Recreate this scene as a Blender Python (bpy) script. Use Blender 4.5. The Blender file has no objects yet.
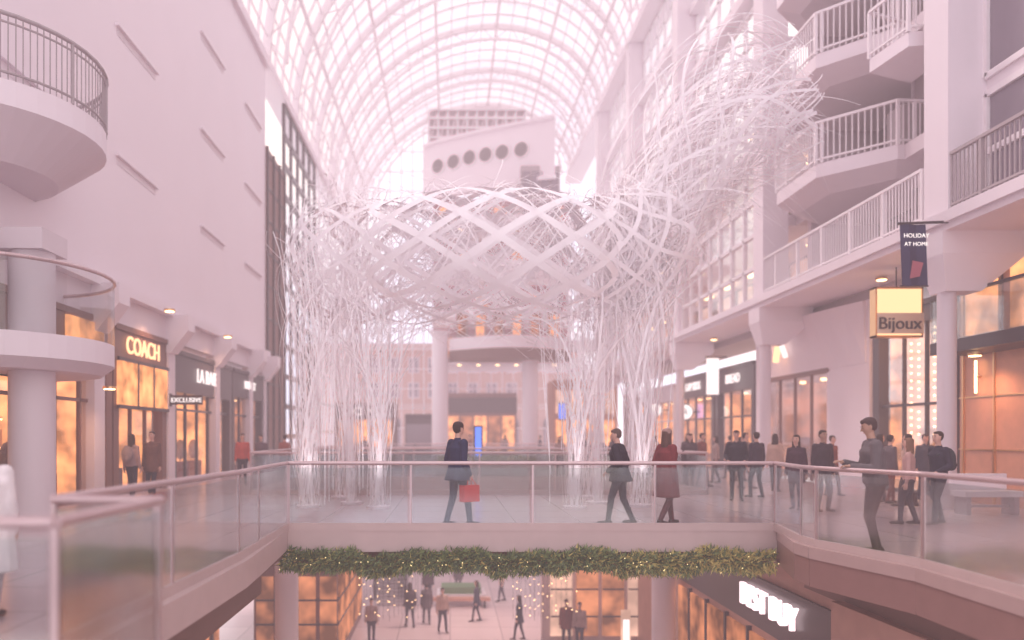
import bpy, bmesh, math, random
import numpy as np
from mathutils import Vector, Matrix
random.seed(7); np.random.seed(7)
S=bpy.context.scene
D=bpy.data
pi=math.pi

# ---------------------------------------------------------------- materials
MATS={}
def mat(name,col,rough=.6,metal=0,emis=None,es=0,noise=.06,scale=3.0,spec=.4):
    if name in MATS: return MATS[name]
    m=D.materials.new(name); m.use_nodes=True
    nt=m.node_tree; b=nt.nodes['Principled BSDF']
    b.inputs['Roughness'].default_value=rough
    b.inputs['Metallic'].default_value=metal
    b.inputs['Specular IOR Level'].default_value=spec
    tc=nt.nodes.new('ShaderNodeTexCoord'); n=nt.nodes.new('ShaderNodeTexNoise')
    n.inputs['Scale'].default_value=scale; n.inputs['Detail'].default_value=3
    r=nt.nodes.new('ShaderNodeMixRGB')
    r.inputs[1].default_value=(*[max(0,c*(1-noise)) for c in col],1)
    r.inputs[2].default_value=(*[min(1,c*(1+noise)) for c in col],1)
    nt.links.new(tc.outputs['Object'],n.inputs['Vector'])
    nt.links.new(n.outputs['Fac'],r.inputs[0]); nt.links.new(r.outputs[0],b.inputs['Base Color'])
    if emis:
        b.inputs['Emission Color'].default_value=(*emis,1); b.inputs['Emission Strength'].default_value=es
    MATS[name]=m; return m
def glassmat(name,tint,gl=.08,rough=.05,gcol=(1,1,1)):
    m=D.materials.new(name); m.use_nodes=True; nt=m.node_tree; nt.nodes.clear()
    o=nt.nodes.new('ShaderNodeOutputMaterial'); t=nt.nodes.new('ShaderNodeBsdfTransparent')
    g=nt.nodes.new('ShaderNodeBsdfGlossy'); mx=nt.nodes.new('ShaderNodeMixShader')
    f=nt.nodes.new('ShaderNodeLayerWeight'); f.inputs['Blend'].default_value=.25
    ma=nt.nodes.new('ShaderNodeMath'); ma.operation='MULTIPLY_ADD'; ma.inputs[1].default_value=.35; ma.inputs[2].default_value=gl
    t.inputs[0].default_value=(*tint,1); g.inputs['Roughness'].default_value=rough; g.inputs['Color'].default_value=(*gcol,1)
    nt.links.new(f.outputs['Fresnel'],ma.inputs[0]); nt.links.new(ma.outputs[0],mx.inputs[0])
    nt.links.new(t.outputs[0],mx.inputs[1]); nt.links.new(g.outputs[0],mx.inputs[2]); nt.links.new(mx.outputs[0],o.inputs[0])
    return m
def emat(name,col,s,noise=0,scale=2):
    m=D.materials.new(name); m.use_nodes=True; nt=m.node_tree; nt.nodes.clear()
    o=nt.nodes.new('ShaderNodeOutputMaterial'); e=nt.nodes.new('ShaderNodeEmission')
    e.inputs[0].default_value=(*col,1); e.inputs[1].default_value=s
    if noise:
        tc=nt.nodes.new('ShaderNodeTexCoord'); n=nt.nodes.new('ShaderNodeTexNoise'); n.inputs['Scale'].default_value=scale
        r=nt.nodes.new('ShaderNodeMapRange'); r.inputs[1].default_value=.35; r.inputs[2].default_value=.7
        r.inputs[3].default_value=s*(1-noise); r.inputs[4].default_value=s*(1+noise)
        nt.links.new(tc.outputs['Object'],n.inputs['Vector']); nt.links.new(n.outputs['Fac'],r.inputs[0]); nt.links.new(r.outputs[0],e.inputs[1])
    nt.links.new(e.outputs[0],o.inputs[0]); return m
def tilemat(name,c1,c2,cm,rough,sc,bw=1.,rh=1.,offset=0):
    m=mat(name,c1,rough); nt=m.node_tree; b=nt.nodes['Principled BSDF']
    tc=nt.nodes.new('ShaderNodeTexCoord'); br=nt.nodes.new('ShaderNodeTexBrick')
    br.offset=offset; br.inputs['Scale'].default_value=sc; br.inputs['Mortar Size'].default_value=.012
    br.inputs['Brick Width'].default_value=bw; br.inputs['Row Height'].default_value=rh
    br.inputs['Color1'].default_value=(*c1,1); br.inputs['Color2'].default_value=(*c2,1); br.inputs['Mortar'].default_value=(*cm,1)
    nt.links.new(tc.outputs['Object'],br.inputs['Vector']); nt.links.new(br.outputs['Color'],b.inputs['Base Color'])
    return m
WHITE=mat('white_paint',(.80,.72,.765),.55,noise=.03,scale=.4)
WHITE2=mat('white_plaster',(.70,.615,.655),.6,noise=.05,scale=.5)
FRAME=mat('white_steel',(.84,.77,.80),.4,noise=.02)
GREY=mat('grey_panel',(.19,.155,.165),.55)
LGREY=mat('light_grey_panel',(.40,.335,.355),.5)
DARK=mat('dark_panel',(.05,.035,.04),.35)
DARK2=mat('charcoal_stone',(.08,.06,.065),.3)
BROWN=mat('brown_panel',(.20,.10,.085),.45)
COPPER=mat('copper_panel',(.60,.30,.20),.4,metal=.2,noise=.15)
BRASS=mat('brass',(.8,.5,.25),.3,metal=1)
STEEL=mat('handrail_steel',(.58,.44,.45),.3,metal=.6)
WOOD=mat('handrail_wood',(.50,.26,.20),.35)
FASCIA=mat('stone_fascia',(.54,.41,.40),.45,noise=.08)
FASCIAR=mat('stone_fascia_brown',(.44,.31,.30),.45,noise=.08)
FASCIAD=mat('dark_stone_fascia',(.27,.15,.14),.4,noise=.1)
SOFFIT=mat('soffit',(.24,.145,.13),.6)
TERRA=mat('terracotta_wall',(.48,.28,.23),.5,noise=.12)
FLOOR=tilemat('floor_tile',(.50,.38,.395),(.46,.345,.365),(.31,.235,.245),.18,.8)
LFLOOR=tilemat('lower_floor_tile',(.64,.51,.51),(.56,.43,.44),(.40,.31,.32),.25,.5)
BRICK=tilemat('red_brick',(.46,.15,.11),(.38,.11,.08),(.5,.33,.3),.8,3.,.5,.25,.5)
SCULPT=mat('sculpture_strip',(.95,.90,.93),.45,noise=.02)
GLASS=glassmat('clear_glass',(.93,.95,.95),.03)
RAILG=glassmat('rail_glass',(.88,.90,.90),.06,.1,gcol=(.97,.98,1))
ROOFG=glassmat('roof_glass',(.98,.96,.97),.02)
SHOPG=glassmat('shop_glass',(.92,.86,.82),.10)
DIMG=mat('dim_window',(.22,.18,.22),.12,spec=.9)
GLOW=emat('warm_glow',(1,.37,.14),1.45,.6,1.5)
GLOWD=emat('dim_warm_glow',(.9,.30,.13),.62,.7,1.2)
GLOWP=emat('pink_glow',(1,.55,.40),1.0,.4,1)
LAMP=emat('lamp_warm',(1,.60,.29),7)
SIGNW=emat('sign_white',(1,.85,.83),1.5)
SIGNO=emat('sign_orange',(1,.52,.27),2.2)
SIGNP=emat('sign_pink',(1,.75,.78),2.2)
BLUE=emat('screen_blue',(.12,.25,1),1.5)

# ---------------------------------------------------------------- builder
class B:
    def __init__(s,name): s.n=name; s.v=[]; s.f=[]; s.mi=[]; s.sm=[]; s.ms=[]
    def m(s,mt):
        if mt not in s.ms: s.ms.append(mt)
        return s.ms.index(mt)
    def add(s,vs,fs,mt,smooth=False):
        o=len(s.v); s.v.extend([tuple(v) for v in vs]); i=s.m(mt)
        for f in fs: s.f.append([a+o for a in f]); s.mi.append(i); s.sm.append(smooth)
    def box(s,x0,x1,y0,y1,z0,z1,mt):
        if x0>x1:x0,x1=x1,x0
        if y0>y1:y0,y1=y1,y0
        if z0>z1:z0,z1=z1,z0
        s.add([(x0,y0,z0),(x1,y0,z0),(x1,y1,z0),(x0,y1,z0),(x0,y0,z1),(x1,y0,z1),(x1,y1,z1),(x0,y1,z1)],
          [(0,3,2,1),(4,5,6,7),(0,1,5,4),(1,2,6,5),(2,3,7,6),(3,0,4,7)],mt)
    def prism(s,poly,z0,z1,mt,poly2=None):
        n=len(poly); p2=poly2 or poly
        vs=[(x,y,z0) for x,y in poly]+[(x,y,z1) for x,y in p2]
        fs=[list(range(n))[::-1],list(range(n,2*n))]+[(i,(i+1)%n,n+(i+1)%n,n+i) for i in range(n)]
        s.add(vs,fs,mt)
    def beam(s,p,q,w,h,mt,up=(0,0,1)):
        p=Vector(p);q=Vector(q);d=(q-p)
        if d.length<1e-6: return
        d.normalize(); u=Vector(up)
        a=d.cross(u)
        if a.length<1e-3: a=d.cross(Vector((0,1,0)))
        a.normalize(); c=a.cross(d)
        a=a*w/2; c=c*h/2
        vs=[p-a-c,p+a-c,p+a+c,p-a+c,q-a-c,q+a-c,q+a+c,q-a+c]
        s.add(vs,[(0,3,2,1),(4,5,6,7),(0,1,5,4),(1,2,6,5),(2,3,7,6),(3,0,4,7)],mt)
    def cyl(s,p,q,r,mt,n=12,r2=None):
        p=Vector(p);q=Vector(q);d=(q-p).normalized(); r2=r if r2 is None else r2
        a=d.cross(Vector((0,0,1)))
        if a.length<1e-3:a=Vector((1,0,0))
        a.normalize(); c=a.cross(d)
        vs=[p+(a*math.cos(t)+c*math.sin(t))*r for t in [2*pi*i/n for i in range(n)]]+[q+(a*math.cos(t)+c*math.sin(t))*r2 for t in [2*pi*i/n for i in range(n)]]
        s.add(vs,[(i,(i+1)%n,n+(i+1)%n,n+i) for i in range(n)],mt,True)
        s.add(vs[:n],[list(range(n))[::-1]],mt); s.add(vs[n:],[list(range(n))],mt)
    def quad(s,a,b,c,d,mt): s.add([a,b,c,d],[(0,1,2,3)],mt)
    def sphere(s,c,r,mt,n=8,sc=(1,1,1)):
        vs=[];fs=[]
        for i in range(n+1):
            for j in range(2*n):
                t=pi*i/n;a=pi*j/n
                vs.append((c[0]+r*sc[0]*math.sin(t)*math.cos(a),c[1]+r*sc[1]*math.sin(t)*math.sin(a),c[2]+r*sc[2]*math.cos(t)))
        for i in range(n):
            for j in range(2*n):
                fs.append((i*2*n+j,(i+1)*2*n+j,(i+1)*2*n+(j+1)%(2*n),i*2*n+(j+1)%(2*n)))
        s.add(vs,fs,mt,True)
    def build(s,parent=None):
        me=D.meshes.new(s.n); me.from_pydata(s.v,[],s.f)
        for m in s.ms: me.materials.append(m)
        me.polygons.foreach_set('material_index',s.mi); me.polygons.foreach_set('use_smooth',s.sm); me.update()
        o=D.objects.new(s.n,me); S.collection.objects.link(o)
        if parent:o.parent=parent
        return o
def text(parent,name,st,loc,rot,size,mt,ext=.02,align='CENTER'):
    c=D.curves.new(name,'FONT'); c.body=st; c.size=size; c.extrude=ext; c.align_x=align; c.materials.append(mt)
    o=D.objects.new(name,c); o.location=loc; o.rotation_euler=rot; S.collection.objects.link(o); o.parent=parent; return o
RL=(pi/2,0,pi/2); RR=(pi/2,0,-pi/2); RF=(pi/2,0,0)

# ---------------------------------------------------------------- floors
TH=.38
BX=-2.88
b=B('floor')
b.prism([(-9,5.9),(-2.9,5.9),(-2.75,10.4),(-2.8,11.6),(BX,14),(-9,14)],-TH,0,FLOOR)
b.prism([(-9,4.35),(-2.15,4.35),(-2.12,5.9),(-9,5.9)],-TH,0,FLOOR)
b.prism([(-9,-4),(-5.5,-4),(-5.5,4.35),(-9,4.35)],-TH,0,FLOOR)
RE=[(5.75,14),(5.3,12.2),(5.3,11.7),(5.78,9.85),(5.72,7.4),(5.6,-4)]
b.prism([(-5.5,-4),(5.6,-4),(5.6,.6),(-5.5,.6)],-TH,0,FLOOR)
b.prism(RE+[(13,-4),(13,14)],-TH,0,FLOOR)
b.prism([(-9,14),(13,14),(13,22.5),(-9,22.5)],-TH,0,FLOOR)
for (x0,x1,y0,y1) in [(-9,-5.6,22.5,30),(7.2,13,22.5,30),(-9,13,30,34),(-9,-5.6,34,47),(7.2,13,34,47),(-9,13,47,80)]:
    b.box(x0,x1,y0,y1,-TH,0,FLOOR)
fl=b.build()
b=B('bridge_edge_trim')
def edge(pts,z0=-.52,z1=.03,w=.12,mt=FASCIA):
    for p,q in zip(pts,pts[1:]): b.beam((p[0],p[1],(z0+z1)/2),(q[0],q[1],(z0+z1)/2),w,z1-z0,mt)
edge([(BX,13.94),(5.75,13.94)],-.36,.04)
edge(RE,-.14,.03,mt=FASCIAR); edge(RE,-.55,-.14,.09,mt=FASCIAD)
edge([(-9,4.3),(-2.1,4.3),(-2.08,5.9),(-2.85,5.9),(-2.7,10.4),(-2.75,11.6),(BX,14)],-.32)
edge([(-5.6,22.55),(7.2,22.55)]); edge([(-5.6,22.5),(-5.6,30)]); edge([(7.2,22.5),(7.2,30)]); edge([(-5.6,29.95),(7.2,29.95)])
edge([(-5.6,34.05),(7.2,34.05)]); edge([(-5.6,34),(-5.6,47)]); edge([(7.2,34),(7.2,47)]); edge([(-5.6,46.95),(7.2,46.95)])
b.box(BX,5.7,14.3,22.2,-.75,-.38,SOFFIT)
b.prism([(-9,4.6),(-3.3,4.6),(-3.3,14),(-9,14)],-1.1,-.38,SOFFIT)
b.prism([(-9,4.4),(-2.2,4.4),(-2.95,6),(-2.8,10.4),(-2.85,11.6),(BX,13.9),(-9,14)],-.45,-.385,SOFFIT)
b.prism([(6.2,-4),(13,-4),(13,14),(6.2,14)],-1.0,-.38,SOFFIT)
b.build()

b=B('floor_lower'); b.box(-14,16,-4,60,-6.3,-6,LFLOOR)
b.build()

b=B('lower_shop_front')
b.box(3.4,13,29.5,30,-6,-.5,FASCIA)
for i in range(6):
    x=3.7+i*.95; b.box(x,x+.8,29.4,29.5,-5.7,-2.2,GLOWP if i%3==0 else GLOWD); 
    for z in(-5,-4,-3): b.box(x,x+.8,29.33,29.4,z,z+.05,DARK)
b.box(6.9,13,14,29.5,-6,-.6,TERRA)
b.box(6.84,6.9,14,24,-2.6,-1.5,DARK2); b.box(6.84,6.9,15.3,24,-5.8,-2.8,GLOWD)
for i in range(6): b.box(6.8,6.9,15.3+i*1.5,15.4+i*1.5,-6,-2.7,DARK)
b.prism([(6.3,3),(7.2,3),(7.2,12.6),(6.0,12.6)],-2.4,-.95,TERRA)
b.box(7.0,13,2,14,-6,-1,TERRA)
o=b.build()
text(o,'sign_letters','BEST BUY',(6.76,17.1,-2.2),RR,.70,SIGNP,.05)
b=B('lower_kiosk')
b.box(-6.5,-3.75,26.5,34,-6,-.5,BROWN)
for i in range(4): b.box(-6.4+i*.7,-5.85+i*.7,26.4,26.5,-5.6,-3,GLOWD)
for i in range(8): b.box(-3.75,-3.7,26.8+i*.9,27.4+i*.9,-5.6,-3,GLOWD)
for z in (-4.6,-3.8): b.box(-6.4,-3.68,26.36,34,z,z+.06,DARK)
b.build()
b=B('lower_wall_left'); b.box(-9,-7.6,-2,26,-6,-1.1,TERRA); b.box(-7.6,-7.5,4,26,-5.6,-2.8,GLOWD)
for i in range(12): b.box(-7.5,-7.4,4+i*1.9,4.15+i*1.9,-6,-2.6,DARK)
b.build()
b=B('lower_wall_back'); b.box(-14,16,52,52.3,-6,-.4,WHITE2); b.build()
b=B('lower_column')
for y in (24,34.5,45):
    for x in (-4.9,6.4): b.cyl((x,y,-6),(x,y,-.4),.35,WHITE2,16)
b.build()
b=B('hanging_fairy_lights')
for i in range(40):
    x=-2.9+i*.11 + (2.6 if i>20 else 0); 
    y=25.2+random.random()*1.2
    b.cyl((x,y,-.4),(x,y,-4.2),.005,DARK,3)
    for k in range(9):
        if random.random()<.4: b.sphere((x,y,-1.6-k*.3-random.random()*.2),.015,LAMP,3)
b.build()
b=B('display_bench_island')
b.box(-.6,1.6,36,37.6,-6,-5.5,WHITE2); b.box(-.4,1.4,36.2,37.4,-5.5,-5.2,mat('leaf_dark',(.12,.2,.1),.8))
b.box(-.8,1.8,35.6,35.9,-5.7,-5.55,WOOD); b.box(-.6,-.5,35.6,35.9,-6,-5.7,DARK); b.box(1.5,1.6,35.6,35.9,-6,-5.7,DARK)
b.build()
b=B('lit_totem_sign'); b.box(5.75,6.05,26.8,26.95,-6,-4.2,GLOWP); b.box(5.7,6.1,26.75,27,-6,-5.9,DARK); b.box(5.8,6.0,26.76,26.8,-5.2,-4.5,SIGNW); b.build()

# ---------------------------------------------------------------- railings
def rail(name,pts,h=1.18,step=1.9,base=0,top=None):
    b=B(name); top=top or STEEL
    for p,q in zip(pts,pts[1:]):
        p=Vector((*p,base));q=Vector((*q,base)); L=(q-p).length; n=max(1,round(L/step)); d=(q-p)/L
        b.cyl(p+Vector((0,0,h)),q+Vector((0,0,h)),.035,top,10)
        b.beam(p+Vector((0,0,.07)),q+Vector((0,0,.07)),.06,.14,FASCIA)
        for i in range(n):
            a=p+(q-p)*(i/n)+d*.03; c=p+(q-p)*((i+1)/n)-d*.03
            b.beam(a+Vector((0,0,.62)),c+Vector((0,0,.62)),.02,.96,RAILG)
            b.beam(a+Vector((0,0,.1)),a+Vector((0,0,h-.02)),.04,.02,STEEL,up=(d.y,-d.x,0))
        b.beam(q+Vector((0,0,.1)),q+Vector((0,0,h-.02)),.04,.02,STEEL,up=(d.y,-d.x,0))
    return b.build()
rail('glass_railing',[(-2.78,11.6),(BX+.05,13.9),(5.65,13.9)])
rail('glass_railing',[(5.65,13.9),(5.35,12.2),(5.35,11.7),(5.82,9.85),(5.77,7.4),(5.65,.6)])
rail('glass_railing',[(-2.95,5.95),(-2.75,10.4),(-2.78,11.6)])
rail('glass_railing',[(-9,4.35),(-2.15,4.35),(-2.12,5.85),(-2.95,5.95)],step=1.5)
rail('glass_railing',[(-5.5,.55),(5.6,.55)])
rail('glass_railing',[(-5.6,30),(-5.6,22.45),(7.2,22.45),(7.2,30),(-5.6,30)],step=2.2)
rail('glass_railing',[(-5.6,34),(-5.6,47),(7.2,47),(7.2,34),(-5.6,34)],step=2.6)

LEAF=mat('garland_leaf',(.24,.30,.13),.7,noise=.4,scale=6); LEAF2=mat('garland_leaf_gold',(.62,.52,.20),.7,noise=.3)
LEAF3=mat('garland_leaf_deep',(.14,.19,.11),.8,noise=.3)
TINY=emat('fairy_light',(1,.75,.35),3)
b=B('pine_garland')
cx0,cx1=BX-.05,5.6
for i in range(15000):
    u=random.random(); x=cx0+(cx1-cx0)*u
    sag=.04*math.sin(u*23)+.03*math.sin(u*51+1)+.02*math.sin(u*97)
    a=random.random()*2*pi; rr=.19*math.sqrt(random.random())
    c=Vector((x,13.8+rr*math.cos(a)*.8,-.53+sag+rr*math.sin(a)))
    d=Vector((random.gauss(0,1),math.cos(a)+random.gauss(0,.5),math.sin(a)*1.2-.3+random.gauss(0,.5))).normalized()
    w=d.cross(Vector((random.random(),random.random(),random.random()))).normalized()*.016
    L=.07+.06*random.random()
    g=LEAF2 if random.random()<(.10+1.2*max(0,u-.55)) else (LEAF if random.random()<.6 else LEAF3)
    b.add([c-w,c+w,c+d*L],[(0,1,2)],g)
for i in range(40):
    u=random.random(); x=cx0+(cx1-cx0)*u
    b.sphere((x,13.62,-.53+random.gauss(0,.08)),.008,TINY,3)
b.build()

# ---------------------------------------------------------------- left wall
b=B('wall_left')
b.box(-9.6,-9,-4,39,5.7,19.6,WHITE)
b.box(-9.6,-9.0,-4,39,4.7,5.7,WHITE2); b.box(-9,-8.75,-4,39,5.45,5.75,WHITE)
for y in (7,14,20.4,25.7,30.8,36,38.8):
    b.prism([(-9,y-.35),(-8.85,y-.35),(-8.85,y+.35),(-9,y+.35)],4.3,5.0,WHITE,[(-9,y-.35),(-8.3,y-.35),(-8.3,y+.35),(-9,y+.35)])
    b.box(-9,-8.3,y-.35,y+.35,5.0,5.5,WHITE)
    b.box(-9.3,-8.93,y-.3,y+.3,0,4.7,WHITE2)
for y in (9,15,21.5,28.8,35):
    for z in (9.2,12.7,16.2):
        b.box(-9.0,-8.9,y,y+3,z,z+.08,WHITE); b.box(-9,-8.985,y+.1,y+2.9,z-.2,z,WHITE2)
b.box(-9.8,-8.8,-4,77,19.6,20.1,WHITE)
b.build()
b=B('wall_left_panel')
b.box(-9.5,-8.95,39,43.2,0,15.8,BROWN)
for z in np.arange(1,15.8,1.6): b.box(-8.95,-8.9,39,43.2,z,z+.08,DARK)
for y in (39,40.4,41.8,43.1): b.box(-8.95,-8.85,y,y+.1,0,15.8,DARK)
b.build()
def curtain(name,p,q,z0,z1,nx,nz,fr,w=.12,gl=GLASS,d=.15):
    b=B(name); P=Vector((*p,0));Q=Vector((*q,0)); 
    for i in range(nx+1):
        c=P+(Q-P)*i/nx; b.beam((c.x,c.y,z0),(c.x,c.y,z1),w,d,fr,up=(Q-P).cross(Vector((0,0,1))))
    for k in range(nz+1):
        z=z0+(z1-z0)*k/nz; b.beam((P.x,P.y,z),(Q.x,Q.y,z),d,w,fr)
    if gl: b.quad((P.x,P.y,z0),(Q.x,Q.y,z0),(Q.x,Q.y,z1),(P.x,P.y,z1),gl)
    return b.build()
curtain('window_1',(-9,43.3),(-9,53),0,19.6,5,12,DARK2,.26)
curtain('window_2',(-9,53),(-9,77),0,19.6,12,10,FRAME,.16)

def rbalc(name,c,r,z,h,glass,under,a0=-85,a1=85):
    b=B(name); n=20
    A=[math.radians(a0+(a1-a0)*i/n) for i in range(n+1)]
    P=[(c[0]+r*math.cos(a),c[1]+r*math.sin(a)) for a in A]+[(-9.0,c[1]+r*math.sin(A[-1])),(-9.0,c[1]+r*math.sin(A[0]))]
    P2=[(c[0]+(r-under)*math.cos(a),c[1]+(r-under)*math.sin(a)) for a in A]+[(-9.0,c[1]+(r-under)*math.sin(A[-1])),(-9.0,c[1]+(r-under)*math.sin(A[0]))]
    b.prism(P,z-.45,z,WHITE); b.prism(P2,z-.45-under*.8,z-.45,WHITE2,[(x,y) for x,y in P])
    for i in range(n):
        p=Vector((*P[i],z));q=Vector((*P[i+1],z))
        b.cyl(p+Vector((0,0,h)),q+Vector((0,0,h)),.04,LGREY if not glass else STEEL,8)
        if glass: b.quad(p,q,q+Vector((0,0,h)),p+Vector((0,0,h)),RAILG)
        else:
            b.cyl(p+Vector((0,0,.12)),q+Vector((0,0,.12)),.025,LGREY,6); b.cyl(p+Vector((0,0,h-.15)),q+Vector((0,0,h-.15)),.02,LGREY,6)
            for k in range(3):
                m=p+(q-p)*k/3; b.cyl(m,m+Vector((0,0,h)),.035 if k==0 and i%4==0 else .012,LGREY,5)
    return b.build()
rbalc('round_balcony',(-9.5,15.8),2.5,7.9,1.15,False,.9)
rbalc('round_balcony',(-9.5,16.2),2.5,3.55,1.35,True,.25)
b=B('column'); b.cyl((-8.15,15.6,0),(-8.15,15.6,3.0),.42,WHITE2,24); b.cyl((-8.15,15.6,3.4),(-8.15,15.6,5.2),.42,WHITE2,24); b.box(-9,-7.7,15.1,16.1,5.2,5.6,WHITE2); b.build()

# ---------------------------------------------------------------- shops
pal=[mat('goods_%d'%i,c,.6) for i,c in enumerate([(.45,.2,.12),(.6,.4,.3),(.2,.1,.1),(.7,.55,.5),(.35,.15,.18),(.15,.12,.16)])]
def shop(name,s,X,y0,y1,zt,frame,back,fh=1.0,nm=None,depth=3.2,shelves=3,lamp=LAMP,txt=None,tsize=.6,tm=SIGNW,door=True,glass=SHOPG):
    b=B(name)
    b.box(X,X+s*.35,y0,y1,zt-fh,zt,frame)
    b.box(X-s*.06,X,y0+.05,y1-.05,zt-.15,zt,frame)
    b.box(X,X+s*.35,y0,y0+.35,0,zt-fh,frame); b.box(X,X+s*.35,y1-.35,y1,0,zt-fh,frame)
    b.box(X+s*depth,X+s*(depth+.1),y0,y1,0,zt,back); b.box(X+s*.35,X+s*depth,y0,y1,zt-fh,zt-fh+.1,LGREY)
    b.box(X+s*.35,X+s*depth,y0,y0+.1,0,zt-fh,pal[1]); b.box(X+s*.35,X+s*depth,y1-.1,y1,0,zt-fh,back)
    b.box(X,X+s*depth,y0,y1,0,.02,FLOOR)
    n=nm or max(2,round((y1-y0)/1.5))
    for i in range(1,n): 
        y=y0+.35+(y1-y0-.7)*i/n; b.box(X+s*.1,X+s*.2,y-.035,y+.035,0,zt-fh,frame)
    b.box(X+s*.1,X+s*.2,y0+.35,y1-.35,.0,.12,frame); b.box(X+s*.1,X+s*.2,y0+.35,y1-.35,2.5,2.58,frame)
    b.quad((X+s*.15,y0+.35,.1),(X+s*.15,y1-.35,.1),(X+s*.15,y1-.35,zt-fh),(X+s*.15,y0+.35,zt-fh),glass)
    for k in range(shelves):
        z=.6+k*.75; xs=X+s*(depth-.5)
        b.box(xs,X+s*depth,y0+.4,y1-.4,z,z+.05,pal[3]); b.box(xs,xs+s*.04,y0+.4,y1-.4,z-.03,z,lamp)
        y=y0+.5
        while y<y1-.6:
            w=.15+random.random()*.3; b.box(xs+s*.05,xs+s*.35,y,y+w,z+.05,z+.2+random.random()*.35,random.choice(pal)); y+=w+.05+random.random()*.25
    y=y0+.8
    while y<y1-.8:
        b.cyl((X+s*1,y,zt-fh-.04),(X+s*1,y,zt-fh),.14,lamp,8)
        b.box(X+s*.8,X+s*1.3,y-.25,y+.25,0,.7,random.choice(pal)); b.sphere((X+s*1.05,y,1.15),.2,random.choice(pal),6,(1,1.1,1.9)); b.cyl((X+s*1.05,y,.7),(X+s*1.05,y,.9),.03,BRASS,6)
        y+=1.5
    o=b.build()
    if txt: text(o,'sign_letters',txt,(X-s*.05,(y0+y1)/2,zt-fh*.5-tsize*.35),RL if s<0 else RR,tsize,tm)
    return o
shop('shop_front',-1,-9,7.4,13.6,4.7,DARK2,GLOWD)
shop('shop_front',-1,-9,14.4,21.3,4.7,BROWN,GLOW)
shop('shop_front',-1,-9,21.4,25.4,4.7,BROWN,GLOW,fh=1.0,txt='COACH',tsize=.7,tm=SIGNO)
shop('shop_front',-1,-9,26,33,4.5,DARK2,GLOW,fh=1.4,txt='LA BAIE',tsize=.7)
shop('shop_front',-1,-9,33.1,38.6,4.5,DARK,GLOWD,fh=1.2,txt='MARKET',tsize=.5)
b=B('backlit_panel'); b.box(-9,-8.9,21.6,25.2,2.5,3.7,GLOW); b.box(-8.94,-8.88,21.5,25.3,2.4,2.5,DARK);b.box(-8.94,-8.88,21.5,25.3,3.7,3.8,DARK)
for y in (22.8,24.0): b.box(-8.94,-8.88,y,y+.08,2.4,3.8,DARK)
b.build()
b=B('backlit_panel'); b.box(-9,-8.9,18.7,20.6,3.5,4.5,GLOW); b.box(-8.94,-8.86,18.6,20.7,3.4,3.5,DARK); b.build()
b=B('blade_sign'); b.box(-8.9,-7.9,25.5,25.58,2.65,2.95,DARK); b.box(-9.0,-8.9,25.45,25.63,2.6,3.0,DARK); o=b.build()
text(o,'sign_letters','EXCLUSIVE',(-8.4,25.48,2.73),RF,.2,SIGNW)

XR=13
shop('shop_front',1,XR,20.6,24.6,5.4,DARK2,GLOW,fh=.6,shelves=5,nm=3)
shop('shop_front',1,XR,34.2,39.2,4.9,DARK,GLOW,fh=1.2,txt='BREAD',tsize=.6)
shop('shop_front',1,XR,39.5,46,4.9,DARK2,GLOW,fh=1.2,txt='GAP KIDS')
shop('shop_front',1,XR,46.3,53,4.7,WHITE2,GLOW,fh=1.0)
shop('shop_front',1,XR,53.3,60,4.7,BROWN,GLOW,fh=1.0)
b=B('beaded_light_curtain')
for i in range(9):
    y=21.1+i*.38; b.cyl((XR+.7,y,1.6),(XR+.7,y,4.7),.008,BRASS,4)
    for k in range(14): b.sphere((XR+.7,y,1.7+k*.22+.05*(i%2)),.04,LAMP,4)
b.build()
b=B('copper_store_front')
b.box(XR,XR+.4,6,20.4,0,5.85,COPPER)
for i in range(13): b.box(XR-.05,XR,6.4+i*1.15,6.45+i*1.15,0,5.85,BRASS)
for z in (1.3,2.6): b.box(XR-.03,XR,6,20.4,z,z+.03,BRASS)
b.box(12.0,XR,7,20.0,3.65,3.95,DARK)
b.box(12.03,12.07,7,20.0,3.95,5.0,RAILG); b.box(12.0,12.1,7,20.0,5.0,5.06,DARK); b.box(12.0,13,19.95,20.0,3.95,5.0,RAILG)
for i in range(5):
    y=20.1-i*1.6; b.box(XR-.12,XR-.02,y-1.2,y-.1,4.15,5.75,GLOW); b.box(12.95,13.0,y-1.3,y,4.05,5.85,DARK)
for y in (19.6,17.2,14.8): b.cyl((XR-.12,y,2.7),(XR-.12,y,3.5),.03,LAMP,8); b.cyl((XR-.12,y,3.1),(XR,y,3.1),.03,BRASS,6)
b.build()
b=B('white_store_front')
y0,y1=24.8,34.0
b.box(XR,XR+.5,y0,27.6,0,5.9,WHITE); b.box(XR,XR+.5,33.1,y1,0,5.9,WHITE); b.box(XR,XR+.5,27.6,33.1,3.9,5.9,WHITE)
n=10
for i in range(n):
    ya=y0+.2+i*(y1-y0-.4)/n; yb=ya+(y1-y0-.4)/n
    ba=.55*math.sin(pi*i/n)+.1; bb=.55*math.sin(pi*(i+1)/n)+.1
    b.prism([(XR,ya),(XR-.02,ya),(XR-.02,yb),(XR,yb)],3.95,5.88,WHITE,[(XR,ya),(XR-ba,ya),(XR-bb,yb),(XR,yb)])
b.box(XR+2.5,XR+2.6,27.6,33.1,0,3.9,GLOWD); b.box(XR+.3,XR+2.6,27.6,33.1,3.85,3.95,LGREY); b.box(XR+.5,XR+2.5,33.05,33.15,0,3.9,GLOWD)
b.quad((XR+.1,27.6,0),(XR+.1,33.1,0),(XR+.1,33.1,3.9),(XR+.1,27.6,3.9),SHOPG)
for i in range(5): b.box(XR+.05,XR+.15,27.6+i*1.375-.03,27.6+i*1.375+.03,0,3.9,BROWN)
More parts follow.
